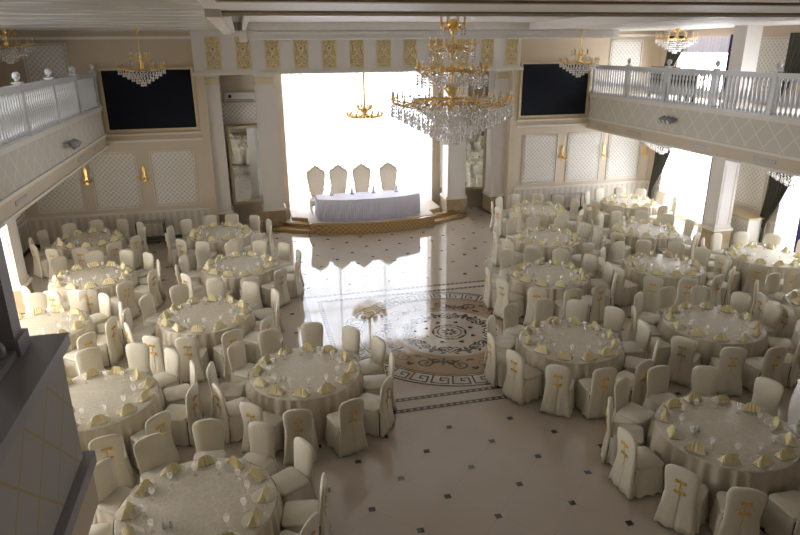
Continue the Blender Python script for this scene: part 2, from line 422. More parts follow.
# rear gallery under the camera and the projecting corner at the left of it
b = MB(); b.box(-1.6, 15.1, -3, -.3, 3.12, 4.3); b.box(XWL, -1.63, -3, 3.84, 3.12, 4.3)
struct(b.build('floor_gallery', 'ceiling'))
b = MB()
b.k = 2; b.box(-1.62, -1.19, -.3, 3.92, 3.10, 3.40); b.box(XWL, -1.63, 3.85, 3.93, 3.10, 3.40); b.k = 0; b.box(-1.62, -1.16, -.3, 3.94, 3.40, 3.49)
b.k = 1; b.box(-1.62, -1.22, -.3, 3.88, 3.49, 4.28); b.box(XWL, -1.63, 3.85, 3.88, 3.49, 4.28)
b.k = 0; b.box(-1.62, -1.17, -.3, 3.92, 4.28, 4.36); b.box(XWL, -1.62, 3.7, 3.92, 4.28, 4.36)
struct(b.build('trim_gallery', ['newel', 'fascia_shaded', 'band']))
# dado, rails, skirting
b = MB()
for x0, x1 in ((XWL, -1.42), (9.52, XWR)):
    b.k = 0; b.box(x0, x1, YB - .02, YB, .12, .92); b.k = 1; b.box(x0, x1, YB - .05, YB, .92, .99); b.k = 2; b.box(x0, x1, YB - .04, YB, 0, .12)
    b.k = 1; b.box(x0, x1, YB - .04, YB, 3.22, 3.30); b.box(x0, x1, YB - .07, YB, 3.44, 3.50); b.box(x0, x1, YB - .05, YB, 6.30, 6.38)
struct(b.build('trim_3', ['dado', 'white_trim', 'dark_base']))
def dado_x(name, xw, s, holes):
    b = MB(); ys = [-2.9] + [v for h in holes for v in h] + [YB - .06]
    for a, c in zip(ys[0::2], ys[1::2]):
        A, B2 = sorted((xw, xw + s * .02)); b.k = 0; b.box(A, B2, a, c, .12, .92)
        A, B2 = sorted((xw, xw + s * .05)); b.k = 1; b.box(A, B2, a, c, .92, .99)
        A, B2 = sorted((xw, xw + s * .04)); b.k = 2; b.box(A, B2, a, c, 0, .12)
    struct(b.build(name, ['dado', 'white_trim', 'dark_base']))
dado_x('baseboard_left', XWL, 1, LH); dado_x('baseboard_right', XWR, -1, RH)

# wall panels (quilted lattice in moulded frames)
def wpanel(x0, x1, z0, z1, y=YB):
    b = MB(); b.k = 0; b.box(x0 + .06, x1 - .06, y - .02, y, z0 + .06, z1 - .06)
    b.k = 1
    for e, w, d in ((0, .035, .035), (.09, .02, .03)):
        b.box(x0 + e, x1 - e, y - d, y, z0 + e, z0 + e + w); b.box(x0 + e, x1 - e, y - d, y, z1 - e - w, z1 - e)
        b.box(x0 + e, x0 + e + w, y - d, y, z0 + e, z1 - e); b.box(x1 - e - w, x1 - e, y - d, y, z0 + e, z1 - e)
    return b
n = 4
for x0, x1 in ((-3.1, -1.72), (-4.9, -3.5), (-6.6, -5.2), (9.82, 11.2), (11.6, 13.0), (13.3, 14.7)):
    struct(wpanel(x0, x1, 1.12, 2.95).build('trim_%d' % n, ['panel', 'white_trim'])); n += 1
for x0, x1 in ((-6.2, -5.0), (13.0, 14.3)):
    struct(wpanel(x0, x1, 4.6, 6.2).build('trim_%d' % n, ['panel', 'white_trim'])); n += 1
def wpanel_x(y0, y1, z0, z1, s):
    b = MB(); x = XWR if s < 0 else XWL
    def bx(d, a, c, e, f): A, B2 = sorted((x, x + s * d)); b.box(A, B2, a, c, e, f)
    b.k = 0; bx(.02, y0 + .06, y1 - .06, z0 + .06, z1 - .06); b.k = 1
    for a, c, e, f in ((y0, y1, z0, z0 + .035), (y0, y1, z1 - .035, z1), (y0, y0 + .035, z0, z1), (y1 - .035, y1, z0, z1)): bx(.035, a, c, e, f)
    return b
for y0, y1, z0, z1, s in ((15.7, 17.3, 1.2, 2.95, -1), (15.7, 17.3, 4.6, 6.2, -1), (16.3, 18.6, 1.12, 2.95, 1), (19.0, 21.2, 1.12, 2.95, 1)):
    struct(wpanel_x(y0, y1, z0, z1, s).build('trim_%d' % n, ['panel', 'white_trim'])); n += 1

# ------------------------------------------------------------------ windows
wn = 1
def side_window(x, s, y0, y1, z0, z1):
    """s: +1 when the room lies on +x"""
    global wn
    b = MB(); xo = x - s * .12
    def bx(xa, xb, *r): A, B2 = sorted((xa, xb)); b.box(A, B2, *r)
    for a, c, e, f in ((y0, y1, z0, z0 + .06), (y0, y1, z1 - .06, z1), (y0, y0 + .06, z0, z1), (y1 - .06, y1, z0, z1), ((y0 + y1) / 2 - .03, (y0 + y1) / 2 + .03, z0, z1)):
        bx(xo - .04, xo + .04, a, c, e, f)
    fr = struct(b.build('window_%d' % wn, 'white_trim')); wn += 1
    b = MB(); A, B2 = sorted((xo - s * .05, xo - s * .06)); b.box(A, B2, y0, y1, z0, z1)
    b.build('pane', 'sky_left' if s > 0 and z0 < 1 else ('sky_soft' if s > 0 or y0 < 13 else 'sky_side'), fr)
for a, c in LH: side_window(XWL, 1, a, c, .15, 3.0); side_window(XWL, 1, a, c, 4.5, 6.1)
for a, c in RH: side_window(XWR, -1, a, c, .15, 3.0); side_window(XWR, -1, a, c, 4.5, 6.1)
b = MB()
for x in (1.32, 3.1, 4.93, 6.72): b.box(x, x + .06, 23.4, 23.5, .36, 5.6)
b.box(1.32, 6.78, 23.4, 23.5, .36, .42); b.box(1.32, 6.78, 23.4, 23.5, 3.9, 3.96)
fr = struct(b.build('window_%d' % wn, 'white_trim'))
b = MB(); b.box(1.3, 6.8, 23.55, 23.56, .3, 5.6); b.build('pane', 'sky', fr)
b = MB(); b.box(1.1, 1.32, 23.3, 23.6, 0, 5.6); b.box(6.78, 7.0, 23.3, 23.6, 0, 5.6); struct(b.build('wall_window_reveal', 'wall'))

def cloth_sheet(axis, c, u0f, u1f, z0, z1, folds, amp, nz=14, s=1, ph=0.):
    """pleated hanging cloth with a little thickness; axis 'x': spans x at y=c, 'y': spans y at x=c"""
    b = MB(); n_ = folds * 6; V = []
    for k in (0, 1):
        for i in range(nz + 1):
            t = i / nz; z = z1 + (z0 - z1) * t
            for j in range(n_ + 1):
                u = u0f(t) + (u1f(t) - u0f(t)) * j / n_
                d = amp * math.sin(2 * PI * folds * j / n_ + ph + .6 * math.sin(3 * t + j * .05)) * (.6 + .4 * t) + k * .006
                V.append((u, c + s * d, z) if axis == 'x' else (c + s * d, u, z))
    W = n_ + 1; S = (nz + 1) * W; f = []
    for k in (0, 1):
        for i in range(nz):
            for j in range(n_):
                q = (k * S + i * W + j, k * S + i * W + j + 1, k * S + (i + 1) * W + j + 1, k * S + (i + 1) * W + j)
                f.append(q if k else q[::-1])
    b.add(V, f); return b
sh = cloth_sheet('x', 23.2, lambda t: 1.34, lambda t: 6.76, .38, 5.55, 30, .06).build('sheer_curtain', 'sheer', smooth=True)
tag(sh, 'white voile curtain covering the tall window behind the stage', 'curtain')
def gathered(name, x, yc0, yc1, tie, z0, z1, m, label, s, mcat='curtain'):
    # top spans yc0..yc1, gathers towards y=tie at 60% down
    a0 = lambda t: yc0 + (tie - .12 - yc0) * min(1, t / .8) ** 1.5
    a1 = lambda t: yc1 + (tie + .12 - yc1) * min(1, t / .8) ** 1.5
    o = cloth_sheet('y', x, a0, a1, z0, z1, 7, .05, nz=18, s=s).build(name, m, smooth=True)
    tag(o, label, mcat)
gathered('drape', 14.93, 19.9, 20.95, 20.95, .3, 3.05, 'curtain', 'dark olive drape beside the lower right window, nearest the back wall', -1)
gathered('drape', 14.93, 14.45, 15.4, 15.4, .3, 3.05, 'curtain', 'dark olive drape beside the radiator cover under the right balcony', -1)
gathered('drape', 14.93, 20.0, 20.95, 21.1, 4.4, 6.3, 'curtain', 'dark drape at far side of the right balcony window', -1)
gathered('drape', 14.93, 14.3, 15.6, 15.55, 4.4, 6.3, 'curtain', 'wide dark drape above the right balcony rail near the photo edge', -1)
for y0, y1, z0, z1, lab in ((17.86, 17.93, .3, 3.05, 'narrow violet drape edge between lower right window and column'), (17.82, 17.92, 4.4, 6.3, 'narrow violet drape edge at near side of the right balcony window'), (13.85, 14.1, .3, 3.05, 'violet drape edge at the lower right photo border')):
    o = cloth_sheet('y', 14.93, lambda t, a=y0: a, lambda t, a=y1: a, z0, z1, 2, .04, s=-1).build('drape', 'violet', smooth=True); tag(o, lab, 'curtain')
for y0, y1, z0, z1, lab in ((17.95, 20.6, .2, 3.05, 'sheer white curtain over the lower right window beside the column'), (14.15, 15.0, .2, 3.05, 'sheer white curtain over the lower right window at the photo edge'), (17.95, 20.6, 5.75, 6.25, 'short sheer valance over the right balcony window')):
    o = cloth_sheet('y', 15.04, lambda t, a=y0: a, lambda t, a=y1: a, z0, z1, 16, .025, s=-1).build('sheer_curtain', 'lilac' if z0 > 5 else 'sheer', smooth=True); tag(o, lab, 'curtain')

# ------------------------------------------------------------------ stage front: columns, entablature, bays
def sq(x, y, h): return [(x - h, y - h), (x + h, y - h), (x + h, y + h), (x - h, y + h)]
cn = 0
def column(x, y, h, z1, base_h, label, ped=.04, cap=True):
    root = empty('column', (x, y, 0), 0, label, 'column', None)
    b = MB(); b.box(-h, h, -h, h, base_h, z1)
    # raised fillets on the faces
    for sx in (-1, 1):
        b.box(sx * (h - .08) - .02, sx * (h - .08) + .02, -h - .015, -h, base_h + .15, z1 - .45)
    b.build('shaft', 'column', root)
    b = MB(); q = h + ped; b.box(-q, q, -q, q, 0, base_h - .06)
    b.k = 1; b.box(-q - .03, q + .03, -q - .03, q + .03, base_h - .06, base_h + .02); b.box(-q + .02, q - .02, -q + .02, q - .02, base_h + .02, base_h + .1)
    b.k = 2; b.box(-q - .02, q + .02, -q - .02, q + .02, 0, .08)
    b.build('plinth', ['marble', 'white_trim', 'dark_base'], root)
    if cap:
        b = MB(); b.k = 0; b.box(-h + .06, h - .06, -h - .025, -h, z1 - .30, z1 - .1); b.k = 1
        b.box(-h - .03, h + .03, -h - .03, h + .03, z1 - .08, z1); b.box(-h - .02, h + .02, -h - .02, h + .02, z1 - .36, z1 - .33)
        b.build('capital', ['gold_base', 'white_trim'], root)
    return root
column(-1.06, 22.22, .33, 5.22, .72, 'square ivory column on brown marble plinth, beside the left black screen')
column(.72, 22.22, .34, 5.22, .72, 'square ivory column standing at the left end of the stage steps')
column(7.38, 22.22, .34, 5.22, .72, 'square ivory column standing at the right end of the stage steps')
column(9.08, 22.22, .33, 5.22, .72, 'square ivory column on brown marble plinth, beside the right black screen')
column(13.80, 15.95, .27, 3.12, .72, 'ivory column under the right balcony beside the bright window', cap=False)
column(-5.80, 15.93, .30, 3.12, .72, 'ivory column under the left balcony, seen past the dark newel', cap=False)
for x, lab in ((13.80, 'upper ivory column on the right balcony floor'), (-5.88, 'upper ivory column on the left balcony floor')):
    if x > 0:
        root = empty('column', (x, 15.93, 4.3), 0, lab, 'column'); b = MB(); b.box(-.25, .25, -.25, .25, .12, 2.2); b.build('shaft', 'column', root)
        b = MB(); b.box(-.3, .3, -.3, .3, 0, .12); b.build('plinth', 'white_trim', root)
b = MB()
b.k = 0; b.box(-1.42, 9.5, 21.5, 22.6, 5.34, 6.72)
b.k = 1; b.box(-1.5, 9.58, 21.40, 22.62, 5.22, 5.30); b.box(-1.46, 9.54, 21.46, 22.6, 5.30, 5.34)
struct(b.build('trim_entablature', ['column', 'white_trim']))
# scroll panels
def scroll_panel():
    root = empty('relief_panel')
    b = MB(); b.box(-.235, .235, -.012, 0, -.5, .5); b.build('ground', 'gold_base', root)
    b = MB()
    for s in (-1, 1):
        for cz, sc, dr in ((.26, .13, 1), (-.02, .10, -1), (-.27, .11, 1)):
            pts = []
            for i in range(22):
                u = i / 21; a = PI / 2 + s * dr * u * 2.6 * PI; r = sc * (1 - .8 * u)
                pts.append((s * .105 + r * math.cos(a) * .8, -.018, cz + r * math.sin(a)))
            b.tube(pts, .013, 4)
        b.tube([(s * .02, -.018, -.46), (s * .17, -.018, -.40), (s * .2, -.018, -.1), (s * .12, -.018, .1), (s * .2, -.018, .4), (s * .03, -.018, .46)], .009, 4)
    for z in (-.42, -.14, .12, .42): b.octa((0, -.02, z), .04, .06)
    b.build('scrollwork', 'gold_paint', root)
    b = MB()
    for x0, x1, z0, z1 in ((-.25, .25, -.52, -.5), (-.25, .25, .5, .52), (-.25, -.235, -.5, .5), (.235, .25, -.5, .5)): b.box(x0, x1, -.02, 0, z0, z1)
    b.build('frame', 'white_trim', root)
    return tag(root, cat='wall ornament', group='gilt scroll panels above the stage')
ORD = ['first', 'second', 'third', 'fourth', 'fifth', 'sixth', 'seventh', 'eighth', 'ninth', 'tenth', 'eleventh', 'twelfth']
pp = Proto(scroll_panel())
for i in range(12):
    pp.put((-.80 + .905 * i, 21.5, 5.88), 0, 'gilt scroll relief panel above the stage, %s from the left' % ORD[i])
# mirrors in the side bays
def mirror(x0, x1, rz, label):
    root = empty('wall_mirror', ((x0 + x1) / 2, 22.84, .8), rz, label, 'mirror'); h = (x1 - x0) / 2
    b = MB(); b.box(-h + .08, h - .08, -.03, 0, .08, 2.62); b.build('mirror_glass', 'mirror', root)
    b = MB()
    for r in ((-h, h, 0, .08), (-h, h, 2.62, 2.7), (-h, -h + .08, .08, 2.62), (h - .08, h, .08, 2.62)): b.box(r[0], r[1], -.06, 0, r[2], r[3])
    b.build('frame', 'gold_frame', root)
mirror(-.68, 1.12, .2, 'tall gilt-framed mirror standing left of the stage window')
mirror(6.98, 8.78, -.2, 'tall gilt-framed mirror standing right of the stage window')
b = MB(); b.k = 0; b.box(-.85, .5, 22.98, 23.04, 3.56, 4.25); b.k = 1
for r in ((-.87, .52, 3.54, 3.6), (-.87, .52, 4.21, 4.27)): b.box(r[0], r[1], 22.96, 23.04, r[2], r[3])
struct(b.build('trim_bay_left', ['panel', 'white_trim']))
b = MB(); b.k = 0; b.box(7.6, 8.95, 22.98, 23.04, 3.56, 4.25); struct(b.build('trim_bay_right', ['panel']))
root = empty('air_conditioner', (-.12, 23.0, 4.33), 0, 'white wall air conditioner above the lattice board, left bay', 'air conditioner')
b = MB(); prof = [(-.2, 0), (-.2, .2), (-.14, .28), (0, .28), (0, 0)]
b.loft([[(x, y, z) for y, z in prof] for x in (-.5, .5)]); b.build('casing', 'ceramic', root)
b = MB(); b.box(-.38, -.28, -.206, -.2, .1, .2); b.build('display', 'black', root)
b = MB(); b.box(-.45, .45, -.207, -.2, .02, .05); b.build('louvre', 'grey', root)

# screens
for x0, x1, lab in ((-4.22, -1.46, 'large black screen on the back wall left of the stage'), (9.54, 12.26, 'large black screen on the back wall right of the stage')):
    root = empty('projection_screen', ((x0 + x1) / 2, YB, 3.58), 0, lab, 'screen'); h = (x1 - x0) / 2 - .08
    b = MB(); b.box(-h, h, -.05, -.01, .06, 1.83); b.build('screen_surface', 'screen', root)
    b = MB()
    for r in ((-h - .07, h + .07, 0, .06), (-h - .07, h + .07, 1.83, 1.89), (-h - .07, -h, .06, 1.83), (h, h + .07, .06, 1.83)): b.box(r[0], r[1], -.08, 0, r[2], r[3])
    b.build('frame', 'gold_frame', root)

# platform
PCY, PR = 25.98, 5.56
def arc(R, x0, x1, n_=28): return [(CX + x0 + (x1 - x0) * i / n_, PCY - math.sqrt(R * R - (x0 + (x1 - x0) * i / n_) ** 2)) for i in range(n_ + 1)]
root = empty('stage_platform', (0, 0, 0), 0, 'low curved stage platform with steps at both ends under the window', 'stage')
b = MB(); b.prism(arc(PR, -2.2, 2.2) + [(CX + 2.2, 23.0), (CX - 2.2, 23.0)], 0, .33); b.build('riser', 'plat_gold', root)
b = MB(); b.prism(arc(PR + .03, -2.22, 2.22) + [(CX + 2.22, 23.0), (CX - 2.22, 23.0)], .33, .36); b.build('nosing', 'step', root)
b = MB(); b.prism(arc(PR - .12, -2.2, 2.2) + [(CX + 2.2, 23.0), (CX - 2.2, 23.0)], .36, .372)
b.prism(arc(PR - .70, -2.72, -2.2, 4) + [(CX - 2.2, 23.0), (CX - 2.72, 23.0)], .36, .372); b.prism(arc(PR - .70, 2.2, 2.72, 4) + [(CX + 2.72, 23.0), (CX + 2.2, 23.0)], .36, .372)
b.build('deck', 'carpet', root)
for s in (-1, 1):
    for k, (R, w) in enumerate(((PR, 3.75), (PR - .33, 3.25), (PR - .66, 2.75))):
        b = MB(); x0, x1 = (2.2, w) if s > 0 else (-w, -2.2)
        b.prism(arc(R, x0, x1, 10) + ([(CX + x1, 23.0), (CX + x0, 23.0)] if k == 2 else [(CX + x1, 21.76), (CX + x0, 21.76)]), .12 * k, .12 * k + .12)
        b.build('step', 'step', root)

# head table
def head_table():
    root = empty('head_table', (0, 0, .372), 0, 'long white head table with lilac pleated skirt on the stage', 'table')
    z1 = .74; front = []
    for i in range(41):
        u = -1 + 2 * i / 40; front.append((3.98 + 1.82 * u, 20.82 + .42 * abs(u) ** 2.6))
    out = front + [(5.78, 21.95), (2.18, 21.95)]
    b = MB(); b.prism(out, z1 - .03, z1); b.build('tablecloth', 'lilac', root)
    # pleated skirt
    V = []; pts = []
    for (x0, y0), (x1, y1) in zip(front[:-1], front[1:]):
        for k in range(6): pts.append((x0 + (x1 - x0) * k / 6, y0 + (y1 - y0) * k / 6))
    for k in range(12): pts.append((5.81, 21.24 + .7 * k / 12))
    pts += [(5.81, 21.95), (2.15, 21.95)]
    for k in range(12): pts.append((2.14, 21.95 - .7 * k / 12))
    rings = []
    for z, a in ((z1 - .03, .004), (z1 - .1, .012), (.35, .02), (0.0, .028)):
        rings.append([(4.02 + (x - 4.02) * (1 + .0 * a), y - a * math.sin(i * PI / 2.5 + .3 * math.sin(i)) - a * .5, z) for i, (x, y) in enumerate(pts)])
    b = MB(); b.loft(rings, False, False); b.build('pleated_skirt', 'lilac', root)
head_table()
# thrones
def throne():
    root = empty('throne_chair')
    out = [(-.20, .50), (-.27, .85), (-.33, 1.2), (-.34, 1.38), (-.29, 1.46), (-.2, 1.5), (-.12, 1.58), (-.05, 1.60), (0, 1.68), (.05, 1.60), (.12, 1.58), (.2, 1.5), (.29, 1.46), (.34, 1.38), (.33, 1.2), (.27, .85), (.20, .50)]
    def slab(sc, y0, y1, dz=0): return [[(x * sc, y0 + .08 * (z - .5), 1.05 + (z - 1.05) * sc + dz) for x, z in out], [(x * sc, y1 + .08 * (z - .5), 1.05 + (z - 1.05) * sc + dz) for x, z in out]]
    b = MB(); b.loft(slab(1, .26, .33)); b.build('back_frame', 'throne_frame', root)
    b = MB(); b.loft(slab(.86, .235, .262)); b.build('backrest', 'throne', root)
    b = MB(); b.loft([[(x * s, y * s, z) for x, y in ((-.28, -.26), (.28, -.26), (.27, .27), (-.27, .27))] for s, z in ((.96, .38), (1, .42), (.96, .50))]); b.build('seat', 'throne', root)
    b = MB(); b.box(-.28, .28, -.26, .3, .30, .38); b.build('seat_frame', 'throne_frame', root)
    for sx in (-1, 1):
        for y in (-.23, .27):
            b = MB(); b.tube([(sx * .25, y, .31), (sx * .26, y * 1.02, .15), (sx * .24, y, 0)], [.035, .025, .02], 8); b.build('leg', 'throne_frame', root, True)
        b = MB(); b.tube([(sx * .27, .28, .78), (sx * .31, .0, .72), (sx * .31, -.2, .70), (sx * .29, -.2, .38)], .024, 8); b.build('armrest', 'throne_frame', root, True)
    return tag(root, cat='chair', group='throne chairs behind the head table')
pt = Proto(throne())
for i, x in enumerate((2.30, 3.12, 3.98, 4.98)):
    pt.put((x, 22.36, .372), 0, 'high-backed champagne throne behind the head table, %s from the left' % ORD[i])
def cone_stand():
    root = empty('folded_cone')
    b = MB(); b.lathe([(.075, 0), (.08, .012), (.03, .02)], n=20); b.build('dish', 'grey', root, True)
    b = MB(); b.lathe([(.06, .02), (.045, .14), (.018, .30), (.002, .33)], n=12); b.build('cone', 'ceramic', root, True)
    return tag(root, cat='table decoration', group='white cones on the head table')
pc = Proto(cone_stand())
for i, (x, y) in enumerate(((2.72, 21.75), (3.46, 21.78), (4.23, 21.75), (5.05, 21.7))):
    pc.put((x, y, 1.112), 0, 'small white upright cone on the head table, %s from the left' % ORD[i])

# ------------------------------------------------------------------ sconces
def sconce():
    root = empty('wall_sconce')
    b = MB(); out = [(-.04, -.28), (.04, -.28), (.07, -.15), (.04, 0), (.06, .18), (0, .30), (-.06, .18), (-.04, 0), (-.07, -.15)]
    b.loft([[(x, 0, z) for x, z in out], [(x * .8, -.03, z * .95) for x, z in out]]); b.build('backplate', 'gold', root)
    for s in (-1, 1):
        b = MB(); b.tube([(0, -.03, -.12), (s * .07, -.10, -.22), (s * .15, -.13, -.17), (s * .17, -.13, -.08)], .018, 6); b.lathe([(.015, 0), (.045, .02), (.045, .035)], (s * .17, -.13, -.08), 10)
        a = b.build('arm', 'gold', root, True)
        b = MB(); b.lathe([(.015, 0), (.015, .12), (.004, .16)], (s * .17, -.13, -.05), 8); b.build('candle', 'ceramic', a, True)
    return tag(root, cat='wall lamp', group='gold wall sconces')
ps = Proto(sconce())
for x, lab in ((-5.05, 'gold two-arm wall sconce left of the panels, nearest the left balcony'), (-3.32, 'gold two-arm wall sconce left of the stage, nearest the stage column'),
               (11.40, 'gold two-arm wall sconce under the right screen, nearest the stage'), (13.12, 'middle gold wall sconce on the right part of the back wall'), (14.88, 'gold wall sconce in the right back corner beside the drape')):
    ps.put((x, YB - .02, 2.22), 0, lab)

# ------------------------------------------------------------------ balustrades
def baluster_bm():
    b = MB(); b.lathe([(.045, 0), (.045, .06), (.022, .10), (.03, .22), (.052, .34), (.035, .48), (.02, .62), (.03, .70), (.022, .76), (.045, .82), (.045, .86)], n=8); return b
def newel_bm(ball=True):
    b = MB(); b.box(-.065, .065, -.065, .065, 0, 1.02); b.box(-.09, .09, -.09, .09, 1.02, 1.05); b.box(-.09, .09, -.09, .09, 0, .1)
    b.lathe([(.03, 1.06), (.045, 1.08), (.028, 1.10), (.06, 1.12), (.075, 1.16), (.066, 1.21), (.03, 1.245), (.005, 1.25)], n=14); return b
def balustrade(x, ys, yend, y0, lab, nb=12, m='baluster', name='balustrade'):
    root = empty(name, (x, 0, 4.36), 0, lab, 'railing')
    b = MB(); b.box(-.06, .06, y0, yend, .93, 1.0); b.box(-.045, .045, y0, yend, .88, .93); b.build('handrail', m, root)
    b = MB(); b.box(-.07, .07, y0, yend, 0, .04); b.build('bottom_rail', m, root)
    nb_ = baluster_bm().build('baluster', m, root, True); nw = newel_bm().build('newel_post', m, root)
    first = [True, True]; pts = sorted(ys)
    edges = [y0] + pts + [yend]
    for y in pts:
        if first[1]: nw.location = (0, y, 0); first[1] = False
        else: c = nw.copy(); C.objects.link(c); c.location = (0, y, 0); c.parent = root
    cnt = 0
    for a, c_ in zip(edges[:-1], edges[1:]):
        L = c_ - a; k = max(1, int(round(L / .15)) - 1)
        for j in range(k):
            y = a + L * (j + 1) / (k + 1)
            if not seen(x, y, 4.9, 30): continue
            if first[0]: nb_.location = (0, y, .03); first[0] = False
            else: c = nb_.copy(); C.objects.link(c); c.location = (0, y, .03); c.parent = root
            cnt += 1
    print('balusters', cnt)
balustrade(XFL - .03, [21.25 - 2.28 * i for i in range(8)], YB - .02, 3.95, 'white balustrade with ball-topped posts along the left balcony')
balustrade(XFR + .03, [21.4 - 2.07 * i for i in range(9)], YB - .02, -.3, 'white balustrade with ball-topped posts along the right balcony')
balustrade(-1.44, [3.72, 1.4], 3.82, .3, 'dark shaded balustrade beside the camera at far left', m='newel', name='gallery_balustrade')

# vents and spot fixtures on the fascias
def vent():
    root = empty('air_vent')
    b = MB(); b.box(-.008, 0, -.36, .36, -.045, .045); b.build('frame', 'grey', root)
    b = MB()
    for k in range(4): b.box(-.014, -.006, -.34, .34, -.036 + k * .02, -.028 + k * .02)
    b.build('slats', 'white_trim', root)
    return tag(root, cat='air vent', group='slotted air vents in the balcony fascias')
pv = Proto(vent())
for i, y in enumerate((20.6, 18.6, 15.3, 13.0)):
    pv.put((XFR, y, 3.30), 0, 'slotted air vent on the right balcony fascia, %s from the back wall' % ORD[i])
for i, y in enumerate((20.2, 18.2, 13.2)):
    pv.put((XFL, y, 3.30), PI, 'slotted air vent on the left balcony fascia, %s from the back wall' % ORD[i])
def spot(x, y, z, s, lab):
    root = empty('spotlight_cluster', (x, y, z), 0, lab, 'spotlight')
    b = MB(); b.tube([(0, 0, 0), (s * .10, 0, 0)], .03, 8); b.box(min(0, s * .12), max(0, s * .12), -.26, .26, -.02, .02); b.build('bracket', 'grey', root)
    for k, dy in enumerate((-.2, 0, .2)):
        b = MB(); b.tube([(s * .10, dy, .03), (s * .17, dy, -.02), (s * .26, dy + .02, -.10)], [.05, .075, .085], 12); h = b.build('lamp_head', 'grey', root, True)
        b = MB(); b.tube([(s * .262, dy + .02, -.102), (s * .27, dy + .021, -.108)], .07, 12); b.build('lens', 'ceramic', h, True)
spot(XFL, 17.0, 3.88, 1, 'small three-head metal spotlight on the left balcony fascia')
spot(XFR, 16.76, 3.95, -1, 'small three-head metal spotlight on the right balcony fascia')

# ------------------------------------------------------------------ chandeliers
def big_chandelier(x, y):
    root = empty('crystal_chandelier', (x, y, 0), 0, 'huge three-tier gold and crystal chandelier hanging above the mosaic', 'chandelier')
    b = MB(); b.lathe([(.02, 4.75), (.06, 4.85), (.14, 4.95), (.05, 5.05), (.10, 5.15), (.16, 5.24), (.04, 5.32), (.03, 5.5), (.09, 5.6), (.03, 5.7), (.03, 5.85), (.12, 5.95), (.15, 6.0), (.04, 6.08), (.025, 6.2), (.05, 6.3), (.14, 6.38), (.16, 6.42), (.05, 6.5)], n=16)
    b.build('stem', 'gold', root, True)
    def tier(z, R, narm, rin, candle=True):
        b = MB(); n_ = 48
        b.loft([[(R0 * math.cos(2 * PI * j / n_), R0 * math.sin(2 * PI * j / n_), z + dz) for j in range(n_)] for R0, dz in ((rin - .02, -.015), (rin + .005, -.025), (rin + .02, 0), (rin + .005, .03), (rin - .02, .02), (rin - .02, -.015))], False, False)
        for k in range(8):
            a = 2 * PI * k / 8; b.tube([(0, 0, z + .06), (rin * .5 * math.cos(a), rin * .5 * math.sin(a), z + .03), (rin * math.cos(a), rin * math.sin(a), z)], .010, 6)
        b.build('ring', 'gold', root, True)
        b = MB(); b.tube([(rin, 0, 0), ((rin + R) / 2, 0, -.09), (R, 0, -.03), (R, 0, .03)], .013, 6)
        b.lathe([(.01, .02), (.045, .04), (.05, .055)], (R, 0, 0), 8); b.lathe([(.014, .05), (.014, .14)], (R, 0, 0), 6)
        arm = b.build('arm', 'gold', root, True)
        b = MB(); b.lathe([(.012, .14), (.016, .16), (.004, .21)], (R, 0, 0), 6); bulb = b.build('bulb', 'ceramic', arm, True)
        arm.location = (0, 0, z)
        for k in range(1, narm):
            c = arm.copy(); C.objects.link(c); c.parent = root; c.rotation_euler = (0, 0, 2 * PI * k / narm)
            d = bulb.copy(); C.objects.link(d); d.parent = c
    tier(4.99, 1.17, 30, .72); tier(5.58, .68, 20, .5); tier(6.0, .44, 12, .28); tier(6.38, .24, 8, .12)
    rnd = random.Random(3)
    b = MB()
    # lower basket of strands: inverted cone between rin and the bottom, and drops under the arms
    for k in range(64):
        a = 2 * PI * k / 64
        for i in range(13):
            u = i / 12; r = .74 * (1 - u) ** .75 + .04; zz = 4.93 - .42 * u ** 1.1 - .02
            b.octa((r * math.cos(a), r * math.sin(a), zz), .02, .034)
    for ring in range(9):
        r = 1.19 - ring * .13; n_ = int(16 + r * 46)
        for k in range(n_):
            a = 2 * PI * (k + .5 * (ring % 2)) / n_; L = rnd.uniform(1, 3)
            for i in range(3): b.octa((r * math.cos(a), r * math.sin(a), 4.88 - ring * .07 - i * .07), .019 + .004 * (i == 2), .034 + .014 * (i == 2))
    for k in range(60):
        a = 2 * PI * (k + .5) / 60
        for i in range(3): b.octa((.76 * math.cos(a), .76 * math.sin(a), 5.02 - i * .05), .02, .03)
        for i in range(2): b.octa((1.17 * math.cos(a), 1.17 * math.sin(a), 4.98 - i * .06), .018, .03)
    b.build('crystals', 'crystal', root)['kind'] = 'stuff'
    b = MB()
    for k in range(40):
        a = 2 * PI * (k + .5) / 40
        for i in range(3): b.octa((.53 * math.cos(a), .53 * math.sin(a), 5.62 - i * .05), .018, .028)
        for i in range(3): b.octa((.31 * math.cos(a), .31 * math.sin(a), 6.03 - i * .05), .015, .025)
        for i in range(5): b.octa((.60 * math.cos(a), .60 * math.sin(a), 5.46 - i * .05), .016, .028)
    for k in range(40):
        a = 2 * PI * k / 40
        for i in range(9):
            u = i / 8; r = .55 * (1 - u) ** .7 + .06; b.octa((r * math.cos(a), r * math.sin(a), 5.52 - .24 * u), .018, .03)
        for i in range(4): b.octa((.69 * math.cos(a), .69 * math.sin(a), 5.48 - i * .055), .018, .03)
    for k in range(22):
        a = 2 * PI * k / 22
        for i in range(4): b.octa((.44 * math.cos(a), .44 * math.sin(a), 5.92 - i * .05), .012, .024)
        for i in range(5): b.octa((.3 * (1 - i / 5) * math.cos(a), .3 * (1 - i / 5) * math.sin(a), 5.93 - i * .04), .011, .02)
    for k in range(12):
        a = 2 * PI * k / 12
        for i in range(3): b.octa((.24 * math.cos(a), .24 * math.sin(a), 6.33 - i * .05), .012, .024)
    b.build('upper_crystals', 'crystal', root)['kind'] = 'stuff'
big_chandelier(CX - .06, 12.25)
